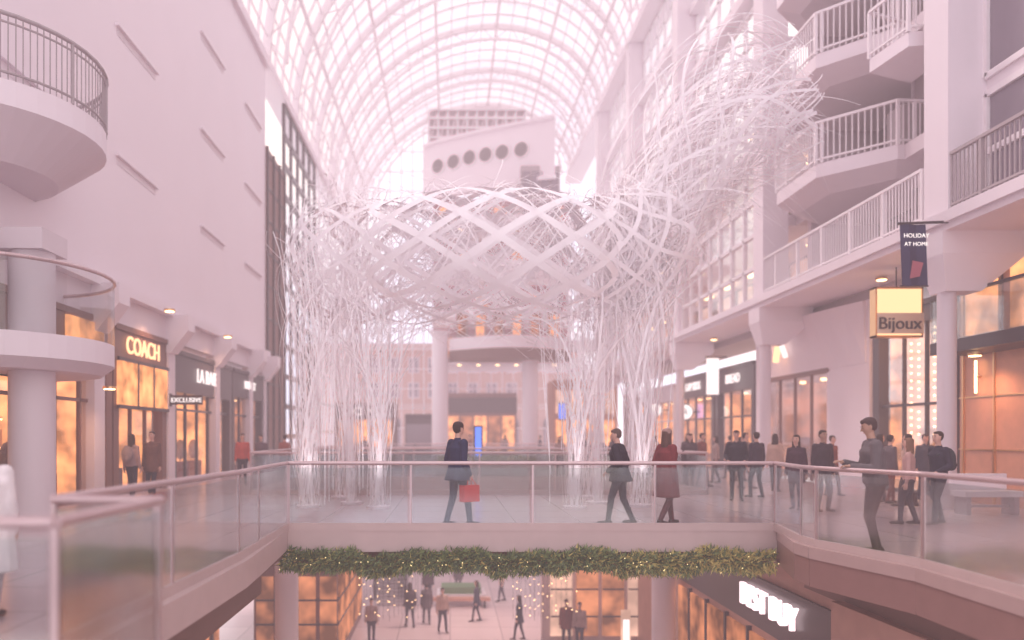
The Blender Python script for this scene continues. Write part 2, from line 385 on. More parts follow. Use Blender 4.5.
b.box(XR-.04,XR+.1,27.45,33.25,3.85,4.0,BROWN)
for i in range(3): b.box(XR+1,XR+1.5,28.3+i*1.8,29+i*1.8,0,1+.3*i,pal[i]); b.cyl((XR+1.2,28.6+i*1.8,3.75),(XR+1.2,28.6+i*1.8,3.85),.12,LAMP,8)
b.cyl((XR-.5,30.7,4.5),(XR-.6,30.2,5.4),.12,SIGNO,6); b.cyl((XR-.6,30.2,5.4),(XR-.5,29.8,4.6),.10,SIGNW,6)
b.build()
b=B('hanging_lit_sign')
cx,cy=12.05,21.6
b.box(cx-.6,cx+.6,cy-.12,cy+.12,4.35,5.6,emat('lantern',(1,.56,.28),1.7)); 
for z in(4.3,5.6): b.box(cx-.64,cx+.64,cy-.15,cy+.15,z,z+.05,BRASS)
for x in(cx-.64,cx+.6): b.box(x,x+.04,cy-.15,cy+.15,4.3,5.65,BRASS)
b.cyl((cx,cy,5.65),(cx,cy,6.2),.02,DARK,6)
b.box(cx-.6,cx+.65,cy-.16,cy-.12,4.4,4.95,mat('cream_panel',(.9,.75,.6),.5))
o=b.build(); text(o,'sign_letters','Bijoux',(cx,cy-.18,4.52),RF,.46,DARK)
for i,(x,y,z) in enumerate([(12.2,41.5,2.9),(12.2,47.5,3.2)]):
    b=B('round_blade_sign'); b.cyl((x,y,z),(x,y+.1,z),.38,SIGNW,20); b.cyl((x,y+.02,z),(x,y+.12,z),.43,DARK,20); b.box(x+.4,XR,y+.03,y+.08,z-.03,z+.03,DARK); o=b.build()
    if i%2==0: text(o,'letter','R',(x,y-.02,z-.15),RF,.45,DARK)
b=B('lit_banner'); b.box(12.05,12.6,37.5,37.6,3.6,5.3,SIGNW); b.box(12.0,13,37.5,37.6,5.3,5.4,DARK); b.build()

COLS=[7.7,18.2,28.7,39.3,49.8,60.3]
b=B('wall_right')
for y in COLS:
    b.box(11.05,11.95,y-.45,y+.45,5.6,26,WHITE)
    b.prism([(11.1,y-.3),(11.9,y-.3),(11.9,y+.3),(11.1,y+.3)],4.9,5.7,WHITE,[(10.9,y-.5),(12.8,y-.5),(12.8,y+.5),(10.9,y+.5)])
    b.box(10.9,12.8,y-.5,y+.5,5.7,6.2,WHITE)
    b.cyl((11.3,y,0),(11.3,y,4.9),.2,WHITE2,16)
b.box(10.95,15.2,-4,64,6.2,6.65,WHITE); b.box(10.85,10.95,-4,64,6.35,6.6,WHITE)
b.box(13,15.2,-4,64,5.9,6.2,LGREY)
for z in (9.6,12.8):
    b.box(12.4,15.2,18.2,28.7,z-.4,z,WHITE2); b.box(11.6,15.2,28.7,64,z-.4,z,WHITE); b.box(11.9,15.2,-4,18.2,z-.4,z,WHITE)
for z in (16,19.2,22.4):
    b.box(12.4,14.6,18.2,28.7,z-.4,z,WHITE2); b.box(11.6,12.4,28.7,64,z-.35,z,WHITE); b.box(11.9,12.6,-4,18.2,z-.4,z,WHITE)
b.box(14.9,15.2,18.2,64,6.65,16,GREY); b.box(14.9,15.2,-4,18.2,6.65,20,GREY)
b.box(11.05,12.6,-4,77,25.9,26.5,WHITE)
b.box(13.0,15,18.7,19.0,6.65,22,WHITE2); b.box(12.6,15,27.9,28.2,6.65,22,WHITE2)
for k,z in enumerate((6.65,9.6,12.8)):
    b.box(13.6,13.75,19.2,23.5,z,z+2.6,LGREY if k%2 else GREY); b.box(13.45,13.6,21,22.2,z,z+2.2,WHITE2)
    for y in np.arange(19.2,23.5,1.05): b.box(13.52,13.6,y,y+.05,z,z+2.6,WHITE2)
b.build()
def picket(b,p,q,z,h=1.25,sp=.14,mt=FRAME):
    p=Vector((*p,z));q=Vector((*q,z));L=(q-p).length;n=int(L/sp);H=Vector((0,0,h))
    b.beam(p+H,q+H,.09,.07,mt); b.beam(p+Vector((0,0,.12)),q+Vector((0,0,.12)),.05,.05,mt)
    for i in range(n+1):
        m=p+(q-p)*i/n; t=.03 if i%12 else .08; b.beam(m,m+H,t,t,mt)
b=B('picket_railing'); picket(b,(11.1,18.8),(11.1,28.2),6.65); b.build()
b=B('picket_railing'); picket(b,(11.1,8.2),(11.1,17.7),6.65,mt=LGREY); b.build()
def pbalc(z):
    b=B('angular_balcony')
    P=[(14.6,22.0),(12.2,21.8),(10.7,23.4),(10.7,26.2),(12.2,27.8),(14.6,27.8)]
    P2=[(14.6,22.5),(12.5,22.4),(11.3,23.8),(11.3,25.8),(12.5,27.2),(14.6,27.3)]
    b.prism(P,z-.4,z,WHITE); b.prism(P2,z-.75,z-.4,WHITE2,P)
    for p,q in zip(P[:5],P[1:5]): picket(b,p,q,z,1.2,.16)
    b.box(13,13.7,23,23.8,z,z+1.6,LGREY)
    b.build()
for z in (9.6,12.8,16): pbalc(z)
b=B('angular_balcony'); P=[(12.2,19),(11.0,19.2),(10.8,20.6),(12.2,21.2)]; b.prism(P,11.0,11.35,WHITE)
for p,q in zip(P,P[1:]): picket(b,p,q,11.35,1.2,.16)
b.build()
curtain('window_3',(11.9,8),(11.9,17.7),6.65,9.2,6,2,FRAME,.14,DIMG)
curtain('window_4',(11.9,8),(11.9,17.7),9.6,12.4,6,1,FRAME,.14,DIMG)
for i,(ya,yb) in enumerate([(29.3,38.8),(39.9,49.3),(50.4,59.8)]):
    curtain('window_%d'%(5+i*4),(11.3,ya),(11.3,yb),6.65,10.3-.2*i,7,3,FRAME,.13)
    curtain('window_%d'%(6+i*4),(12.0,ya),(12.0,yb),9.6,12.4,6,2,FRAME,.12)
    curtain('window_%d'%(7+i*4),(12.0,ya),(12.0,yb),12.8,15.6,6,2,FRAME,.12)
    curtain('window_%d'%(8+i*4),(12.0,ya),(12.0,yb),16,25.9,6,8,FRAME,.14)
b=B('gallery_lamp')
for y in np.arange(30,60,3.1):
    for z in (9.1,12.3,15.5): b.box(13.8,14.0,y,y+1.0,z-.1,z-.04,LAMP)
    b.box(14.7,14.88,y,y+1.5,6.9,9,GLOWP)
b.build()
b=B('hanging_banner'); NAVYB=mat('navy_banner',(.035,.03,.085),.7)
P=[(9.95,17.6),(10.12,17.56),(10.3,17.62),(10.5,17.58)]
for (p,q) in zip(P,P[1:]): b.prism([p,q,(q[0],q[1]+.015),(p[0],p[1]+.015)],4.95,6.3,NAVYB,[(p[0]-.05,p[1]),(q[0]-.05,q[1]),(q[0]-.05,q[1]+.015),(p[0]-.05,p[1]+.015)])
b.beam((9.85,17.6,6.32),(10.95,17.6,6.36),.05,.05,DARK); b.beam((9.9,17.6,4.95),(10.52,17.6,4.95),.03,.03,DARK)
b.quad((10.08,17.54,5.1),(10.3,17.54,5.15),(10.38,17.54,5.45),(10.14,17.54,5.5),mat('red_mark',(.4,.12,.16),.6))
o=b.build(); text(o,'banner_letters','HOLIDAY',(10.22,17.53,6.0),RF,.13,SIGNW,.003); text(o,'banner_letters','AT HOME',(10.22,17.53,5.82),RF,.12,SIGNW,.003)
b=B('bench'); b.box(10.7,11.9,16.6,17.1,.38,.5,WHITE); b.box(10.75,10.85,16.65,17.05,0,.38,LGREY); b.box(11.75,11.85,16.65,17.05,0,.38,LGREY); b.box(10.8,11.8,16.8,16.9,.15,.2,LGREY); b.box(10.7,11.9,17.1,17.16,.5,.85,WHITE); b.build()

# ---------------------------------------------------------------- vault
def V(t,Y,off=0):
    a=pi*t; return Vector((1.25-(10.25+off)*math.cos(a),Y,19.9+6.3*t+(9.5+off)*math.sin(a)))
b=B('glass_roof_vault'); NS=28; T=[i/NS for i in range(NS+1)]
ys=list(np.arange(-4,77.1,1.8)); 
for j,y in enumerate(ys):
    main=(j%4==0)
    for t0,t1 in zip(T,T[1:]):
        p=V(t0,y);q=V(t1,y); b.beam(p,q,.32 if main else .10,.4 if main else .14,FRAME,up=(V((t0+t1)/2,y,1)-V((t0+t1)/2,y)))
    if main:
        for k,(t0,t1) in enumerate(zip(T,T[1:])):
            p=V(t0,y,-1.0);q=V(t1,y,-1.0); b.beam(p,q,.16,.16,FRAME,up=(V((t0+t1)/2,y,1)-V((t0+t1)/2,y)))
            b.beam(V(t0,y,0),V(t1,y,-1.0),.07,.07,FRAME) if k%2 else b.beam(V(t0,y,-1.0),V(t1,y,0),.07,.07,FRAME)
for i,t in enumerate(T):
    w=.2 if i%4==0 else .08
    b.beam(V(t,ys[0]),V(t,ys[-1]),w,w,FRAME)
for i in range(0,NS,1):
    b.quad(V(T[i],ys[0],.12),V(T[i+1],ys[0],.12),V(T[i+1],ys[-1],.12),V(T[i],ys[-1],.12),ROOFG)
b.build()
b=B('window_end_wall')
for i in range(20):
    x=-9+i*20.5/19
    c=(1.25-x)/10.25; c=max(-1,min(1,c)); t=math.acos(c)/pi; zt=V(t,77).z
    b.beam((x,77,0),(x,77,zt),.12,.2,FRAME,up=(0,1,0))
for z in np.arange(2.4,33,1.9):
    xs=[V(t,77) for t in np.linspace(0,1,80)]; ins=[p.x for p in xs if p.z>=z]
    if z<19.9: x0,x1=-9,11.5
    elif ins: x0,x1=min(ins),max(ins) if z>26 else 11.5
    else: continue
    b.beam((x0,77,z),(x1,77,z),.1,.1,FRAME)
b.build()

# ---------------------------------------------------------------- far building
b=B('office_end_building')
N=14
def F(u,off=0): return (-2.4+11.2*u+off*.4, 74-7*u**.8-off)
for i in range(N):
    p=F(i/N);q=F((i+1)/N)
    za,zb=23.4,28.3
    b.quad((*p,za),(*q,za),(*q,zb),(*p,zb),WHITE); b.quad((*p,za),(*q,za),(q[0],q[1]+1.2,za),(p[0],p[1]+1.2,za),WHITE2)
    b.quad((*p,zb),(*q,zb),(q[0],q[1]+1.2,zb),(p[0],p[1]+1.2,zb),WHITE2)
    b.beam((*p,28.4),(*q,28.4),.4,.3,WHITE); b.beam((*p,23.4),(*q,23.4),.4,.35,WHITE)
b.quad((*F(0),23.4),(*F(0),28.3),(F(0)[0],76,28.3),(F(0)[0],76,23.4),WHITE2)
for u in (.12,.245,.37,.495,.62,.76):
    p=Vector((*F(u),26.3-.5*abs(u-.4)));q=Vector((*F(u+.01),p.z)); t=(q-p).normalized(); n=Vector((t.y,-t.x,0))
    b.cyl(p+n*.01,p+n*.12,.75,FRAME,20); b.cyl(p+n*.1,p+n*.14,.62,GREY,20)
b.box(6.0,9.3,67.6,76,19,24.5,LGREY)
for i in range(4): b.box(6.1+i*.8,6.75+i*.8,67.5,67.6,19.5,24,DIMG)
for z in (21.5,): b.box(6.0,9.3,67.45,67.55,z,z+.25,WHITE)
b.box(-2,7,74.5,76,28.6,32.0,LGREY)
for i in range(11): b.beam((-2+i*.9,74.4,28.6),(-2+i*.9,74.4,32.0),.2,.12,FRAME); 
for i in range(10): b.beam((-2+i*.9,74.4,28.6),(-2+(i+1)*.9,74.4,32.0),.12,.08,FRAME)
for z in (29.4,30.3,31.2,32.0): b.beam((-2,74.35,z),(7,74.35,z),.2,.2,FRAME)
for k,z in enumerate((8.2,12.2,16.2,20.2)):
    y=66.5+k*.8
    n=12; Pc=[(.2+8.8*i/n, y-2.2*math.sin(pi*i/n)) for i in range(n+1)]
    b.prism(Pc+[(11,y+.0),(11,75),(-1.6,75),(-1.6,y)],z-.55,z,WHITE)
    b.box(-1.6,11,74.6,75,z,z+3.5,pal[4]); 
    for i in range(7):
        b.box(-1+i*1.7,.2+i*1.7,74.4,74.6,z+.4,z+2.7,GLOW if (i+k)%3==0 else DIMG)
    for i in range(n):
        p=Vector((*Pc[i],z));q=Vector((*Pc[i+1],z)); b.beam(p+Vector((0,0,1.1)),q+Vector((0,0,1.1)),.08,.08,FRAME)
        for s_ in range(4): m=p+(q-p)*s_/4; b.beam(m,m+Vector((0,0,1.1)),.04,.04,FRAME)
    for i in range(6): b.cyl((.8+i*1.6,y+1,z-.6),(.8+i*1.6,y+1,z-.55),.16,LAMP,8)
b.build()
b=B('round_column')
for x,y,z in((-.75,60,9.5),(6.0,60,8.2)): b.cyl((x,y,0),(x,y,z),.62,WHITE,24); b.cyl((x,y,z-.4),(x,y,z),.62,WHITE,24,.85)
b.build()
b=B('far_footbridge')
n=14; Pc=[(-.1+9.1*i/n, 59.6-2.4*math.sin(pi*i/n)) for i in range(n+1)]
b.prism(Pc+[(9,61.5),(-.1,61.5)],8.0,8.9,WHITE); b.prism([(x,y+.6) for x,y in Pc]+[(9,61.5),(-.1,61.5)],7.3,8.0,SOFFIT,Pc+[(9,61.5),(-.1,61.5)])
for p,q in zip(Pc,Pc[1:]): picket(b,p,q,8.9,1.1,.3,LGREY)
b.box(9,11,59.2,61,8.0,8.8,WHITE)
for i in range(6): b.box(.6+i*1.4,1.3+i*1.4,61.3,61.5,9.3,10.9,GLOW if i%2 else GLOWD); b.box(.5+i*1.4,1.4+i*1.4,61.4,61.6,8.9,11.2,SOFFIT)
b.build()
b=B('red_brick_building')
b.box(-16,14,86,94,-1,11.5,BRICK); b.box(-16,14,85.7,86,11,11.6,FASCIA); b.box(-16,14,85.8,86,4.8,5.1,FASCIA)
for i in range(14):
    x=-15+i*2.1
    for z in (5.7,8.4):
        b.box(x,x+1.2,85.85,86.02,z,z+1.7,WHITE2); b.box(x+.12,x+.55,85.8,85.86,z+.12,z+1.6,DIMG); b.box(x+.65,x+1.08,85.8,85.86,z+.12,z+1.6,DIMG)
    b.cyl((x+.6,85.82,3),(x+.6,86.05,3),.75,DIMG,16); b.box(x-.15,x+1.35,85.82,86.05,.2,3,DIMG)
b.build()
b=B('far_kiosk')
b.box(-3.6,-1.4,64,66,0,3.4,DARK2); b.box(-3.5,-1.5,63.9,64,.4,2.6,DIMG); b.box(-3.6,-1.4,63.85,64,3,3.4,DARK)
o=b.build()
b=B('far_store'); b.box(-8.9,-4.3,62,66,0,4.3,BROWN); b.box(-8.7,-4.5,61.9,62,.3,2.9,GLOW)
for i in range(6): b.box(-8.7+i*.84,-8.62+i*.84,61.85,61.95,.3,2.9,DARK)
b.box(-8.8,-4.4,61.8,62,3,4.1,DARK2); o=b.build(); text(o,'sign_letters','XO MIX',(-6.5,61.75,3.25),RF,.9,SIGNW)
b=B('far_store'); b.box(8,13,62,66,0,6,pal[0]); 
for i in range(4): b.box(8.2+i*1.2,9.1+i*1.2,61.9,62,.3,2.9,GLOW); b.box(8.2+i*1.2,9.1+i*1.2,61.9,62,3.4,5.2,GLOWP)
b.build()
b=B('far_store'); b.box(-.5,5.5,66,70,0,5.2,FASCIAD); b.box(-.5,5.5,65.8,66,3.6,4.8,DARK2)
for i in range(5): b.box(-.3+i*1.15,.7+i*1.15,65.9,66,.3,3.3,GLOWD if i%2 else GLOW)
b.build()
b=B('digital_totem'); b.box(.98,1.22,31.2,31.35,.2,2.0,BLUE); b.box(.93,1.27,31.15,31.4,0,.2,DARK); b.box(.93,.98,31.2,31.4,.2,2.05,DARK); b.box(1.22,1.27,31.2,31.4,.2,2.05,DARK);b.box(.93,1.27,31.2,31.4,2.0,2.05,DARK); b.build()
b=B('wall_screen'); b.box(7.9,8.4,58,58.1,2.9,4.0,BLUE); b.box(7.85,8.45,58.05,58.2,2.8,4.1,DARK); b.cyl((8.15,58.15,0),(8.15,58.15,2.8),.06,DARK,8); b.build()
b=B('escalator')
for x in (-3.4,-2.0):
    b.beam((x,36,-5.4),(x,45.5,.6),.12,.9,DARK2); b.beam((x,36,-4.8),(x,45.5,1.15),.12,.08,DARK)
for i in range(40):
    u=i/40; b.box(-3.3,-2.1,36+9.5*u,36.3+9.5*u,-6+6*u-.1,-6+6*u+.12,LGREY)
b.build()
b=B('planter_box')
b.box(-.6,3.4,30.4,31,0,.55,FASCIA)
for i in range(1500):
    c=Vector((-.5+3.8*random.random(),30.5+.4*random.random(),.55+.3*random.random()**1.5)); d=Vector((random.gauss(0,1),random.gauss(0,1),abs(random.gauss(0,1)))).normalized()*.14
    w=d.cross(Vector((random.random(),random.random(),1))).normalized()*.03; b.add([c-w,c+w,c+d],[(0,1,2)],LEAF if random.random()<.7 else LEAF2)
b.build()

# ---------------------------------------------------------------- sculpture
b=B('woven_strip_sculpture')
def crom(K,n):
    out=[]
    K=[K[0]]+K+[K[-1]]
    for i in range(1,len(K)-2):
        for j in range(n):
            t=j/n; a,b_,c,d=[np.array(k,float) for k in K[i-1:i+3]]
            out.append(.5*((2*b_)+(-a+c)*t+(2*a-5*b_+4*c-d)*t*t+(-a+3*b_-3*c+d)*t**3))
    out.append(np.array(K[-2],float)); return out
def weave(keys,nth,turns,w,jit=.08,ph=0,both=(1,-1),n=12,reg=False):
    P=crom(keys,n); M=len(P)
    C=[Vector(p[:3]) for p in P]; R=[p[3] for p in P]
    Tn=[(C[min(i+1,M-1)]-C[max(i-1,0)]).normalized() for i in range(M)]
    N=[]; nv=Vector((1,0,0)) if abs(Tn[0].x)<.8 else Vector((0,0,1))
    for t in Tn:
        nv=(nv-t*nv.dot(t)).normalized(); N.append(nv.copy())
    for s in both:
        for k in range(nth):
            a0=2*pi*(k+ph)/nth+(0 if reg else random.gauss(0,.5*pi/nth)); jr=1+random.gauss(0,jit); tt=turns*(1+(0 if reg else random.gauss(0,.15))); f=random.random()*6; 
            L=[]
            for i in range(M):
                u=i/(M-1); a=a0+s*2*pi*tt*u; r=R[i]*(jr+.5*jit*math.sin(u*7+f))
                t=Tn[i]; bn=t.cross(N[i]); rad=N[i]*math.cos(a)+bn*math.sin(a)
                L.append((C[i]+rad*r,rad))
            vs=[]
            for i,(p,rad) in enumerate(L):
                tg=(L[min(i+1,len(L)-1)][0]-L[max(i-1,0)][0]).normalized(); sd=tg.cross(rad).normalized()*w/2
                vs+= [p-sd,p+sd]
            b.add(vs,[(2*i,2*i+1,2*i+3,2*i+2) for i in range(len(L)-1)],SCULPT,True)
T1=[(-3.3,18.6,0,.22),(-3.3,18.6,1.6,.26),(-3.2,18.7,3.2,.45),(-3.0,19.2,4.8,.85),(-1.8,19.6,6.2,1.1),(.2,19.6,6.6,1.0)]
T1b=[(-3.3,18.6,.3,.22),(-3.4,18.8,3.0,.45),(-3.3,19.3,5.2,.75),(-2.9,20,6.9,.9),(-2.2,20.5,7.8,1.1)]
T2=[(-1.65,18.3,0,.17),(-1.65,18.3,1.8,.22),(-1.8,18.6,3.2,.42),(-2.2,19.2,4.6,.9),(-3.0,19.9,6,1.1)]
T2b=[(-1.65,18.3,.3,.15),(-1.5,18.5,3.0,.35),(-.9,19,4.8,.7),(.4,19.4,6.1,.9),(1.8,19.6,6.8,.9)]
T2c=[(-2.4,19.5,0,.12),(-2.45,19.5,1.8,.15),(-2.6,19.5,3.2,.3),(-2.8,19.6,4.8,.7),(-3.2,19.8,6.6,.9)]
T3=[(2.85,18.3,0,.17),(2.85,18.3,1.7,.22),(2.85,18.6,3.1,.42),(2.6,19.2,4.6,.95),(1.0,19.6,6.0,1.2),(-.5,19.8,6.3,1.1)]
T3b=[(2.85,18.3,.3,.15),(3.1,18.5,3.0,.4),(3.7,19,4.8,.8),(4.5,19.6,6.4,.9),(4.9,19.9,8.2,1.0),(5.6,20.2,10.2,1.1)]
T3c=[(3.6,19.6,0,.12),(3.6,19.6,1.8,.15),(3.7,19.6,3.2,.35),(4.0,19.7,5.0,.7),(4.6,20,7.0,.9)]
T4=[(4.45,18.8,0,.22),(4.5,18.8,1.8,.26),(4.45,19,3.3,.5),(4.4,19.5,5.0,.9),(4.9,19.8,6.5,1.05),(6.1,20,7.9,1.0),(7.5,20,8.8,.9),(9.0,20,9.1,.7)]
T4b=[(4.45,18.8,.8,.22),(4.6,19,3.4,.55),(4.9,19.5,5.3,.8),(5.5,19.9,7.2,1.0),(6.6,20.2,9.0,1.2),(7.8,20.4,10.6,1.4)]
T5=[(-2.9,21.3,0,.2),(-2.8,21.3,2.2,.25),(-2.5,21,3.8,.6),(-1.2,20.6,5.6,1.2),(.8,20.2,6.2,1.2)]
T6=[(3.8,21.5,0,.2),(3.8,21.5,2.2,.25),(3.9,21.2,3.8,.6),(3.2,20.6,5.6,1.2),(1.2,20.2,6.2,1.2)]
CN=[(-3.3,19.9,5.9,1.25),(-2.4,19.6,5.9,1.45),(-.8,19.3,5.85,1.5),(1.0,19.2,5.85,1.55),(2.8,19.3,5.9,1.5),(4.2,19.6,6.1,1.45),(5.2,19.9,6.7,1.35)]
for Tk in (T1,T1b,T2,T2b,T2c,T3,T3b,T3c,T4,T5,T6):
    weave(Tk,12,.8,.016,.26); weave(Tk,3,.6,.04,.1)
weave(T4b,22,.8,.018,.2); weave(T4b,5,.6,.06,.08)
weave(CN,34,1.4,.018,.16); weave(CN,9,.85,.10,.0,reg=True)
CN2=[(-1.6,18.4,5.9,1.05),(-.4,18.1,5.85,1.3),(1.0,18.0,5.85,1.35),(2.4,18.1,5.85,1.3),(3.4,18.4,5.9,1.05)]
weave(CN2,8,.5,.15,.0,reg=True); weave(CN2,10,1.2,.022,.12)
A2=[(3.6,19.4,5.4,.8),(4.8,19.7,6.7,1.0),(6.0,20,8.3,1.2),(7.3,20,9.5,1.25),(8.8,20,9.6,.9)]
weave(A2,34,.7,.022,.2); weave(A2,7,.5,.08,.1)
A3=[(4.6,19.6,6.0,.8),(5.3,19.9,7.8,.9),(5.9,20.1,9.6,1.0),(7.0,20.2,10.9,1.0),(8.4,20.3,11.0,.8)]
weave(A3,20,.6,.02,.2); weave(A3,4,.5,.06,.1)
for i in range(300):
    a=random.uniform(-.7,1.6); q=random.random(); p0=Vector((5.0+2.6*q+random.gauss(0,.5),20+random.gauss(0,.4),7.0+2.8*q+random.gauss(0,.5)))
    d=Vector((math.cos(a),random.gauss(0,.25),math.sin(a)*.9)); L=random.uniform(1.0,2.2); vs=[]
    for k in range(9):
        u=k/8; p=p0+d*L*u+Vector((0,0,-.45*L*u*u*(1 if a<.8 else .3))); vs+=[p+Vector((0,-.012,-.010)),p+Vector((0,.012,.012))]
    b.add(vs,[(2*k,2*k+1,2*k+3,2*k+2) for k in range(8)],SCULPT,True)
for i in range(190):
    fx,fy=random.choice([(-3.2,18.7),(-2.4,19.2),(-1.7,18.4),(2.9,18.5),(3.6,19.3),(4.5,18.9)])
    zt=random.uniform(4.6,6.5); zb=random.uniform(.0,3.2); r0=random.uniform(.2,1.1); aa=random.random()*6.28; r1=r0*random.uniform(.2,.65); ph=random.random()*6
    vs=[]
    for k in range(13):
        u=k/12; r=r0+(r1-r0)*min(1,u*1.3)**.6; a=aa+.7*u+.15*math.sin(u*6+ph); p=Vector((fx+r*math.cos(a),fy+r*math.sin(a)*.8,zt+(zb-zt)*u))
        vs+=[p+Vector((-.008,0,0)),p+Vector((.008,.004,0))]
    b.add(vs,[(2*k,2*k+1,2*k+3,2*k+2) for k in range(12)],SCULPT,True)
for (x,z,r,y) in [(3.9,5.9,1.4,18.9),(3.2,6.0,1.2,18.7),(-2.6,5.9,1.3,18.8),(4.6,5.6,1.1,19.1)]:
    for k in range(6):
        vs=[];rr=r-k*.07
        for i in range(41):
            a=2*pi*i/40; c=Vector((x+rr*math.cos(a)*.95,y+.25*math.sin(a+k*.3)+k*.05,z+rr*math.sin(a)))
            vs+=[c+Vector((0,-.03,0)),c+Vector((.0,.05,.02))]
        b.add(vs,[(2*i,2*i+1,2*i+3,2*i+2) for i in range(40)],SCULPT,True)
FEET=[(-3.3,18.6),(-1.65,18.3),(2.85,18.3),(4.45,18.8),(-2.9,21.3),(3.8,21.5),(-2.4,19.5),(3.6,19.6)]
for (x,y) in FEET:
    b.cyl((x,y,0),(x,y,.05),.27,WHITE,20)
sc=b.build()
for (x,y) in FEET[:4]:
    L=D.lights.new('uplight','SPOT'); L.energy=80; L.color=(1,.86,.86); L.spot_size=1.3; L.spot_blend=.8; L.shadow_soft_size=.15
    o=D.objects.new('uplight',L); o.location=(x+.05,y-.95,.12); o.rotation_euler=(math.radians(180-16),0,0); S.collection.objects.link(o); o.parent=sc

# ---------------------------------------------------------------- people
def sph(n=6):
    out=[]
    for i in range(1,n):
        for j in range(2*n-2):
            t=pi*i/n;a=2*pi*j/(2*n-2); out.append((math.sin(t)*math.cos(a),math.sin(t)*math.sin(a),math.cos(t)))
    out+=[(0,0,1),(0,0,-1)]; return np.array(out)
SP=sph(7); SPs=sph(4)
def hull(bm,A,ra,Bp,rb,pts=SP):
    vs=[bm.verts.new(tuple(p)) for p in np.concatenate([pts*np.array(ra)+np.array(A),pts*np.array(rb)+np.array(Bp)])]
    r=bmesh.ops.convex_hull(bm,input=vs)
    dead=[g for g in set(r['geom_interior']+r['geom_unused']) if isinstance(g,bmesh.types.BMVert) and g.is_valid]
    if dead: bmesh.ops.delete(bm,geom=dead,context='VERTS')
def ik(a,t,l1,l2,bend):
    a=Vector(a);t=Vector(t);d=t-a;L=min(d.length,.995*(l1+l2));dn=d.normalized();t=a+dn*L
    pr=(l1*l1-l2*l2+L*L)/(2*L);h=math.sqrt(max(0,l1*l1-pr*pr));bd=Vector(bend);bd=(bd-dn*bd.dot(dn)).normalized()
    return a+dn*pr+bd*h,t
SKIN=mat('skin',(.62,.36,.29),.5,noise=.05); SKIN2=mat('skin_tan',(.42,.24,.18),.5,noise=.05); EYE=mat('eye_dark',(.03,.02,.02),.3); LIP=mat('lips',(.5,.2,.2),.5)
cmat={}
def cm(c):
    k=tuple(c)
    if k not in cmat: cmat[k]=mat('fabric_%d'%len(cmat),c,.8,noise=.18,scale=9,spec=.2)
    return cmat[k]
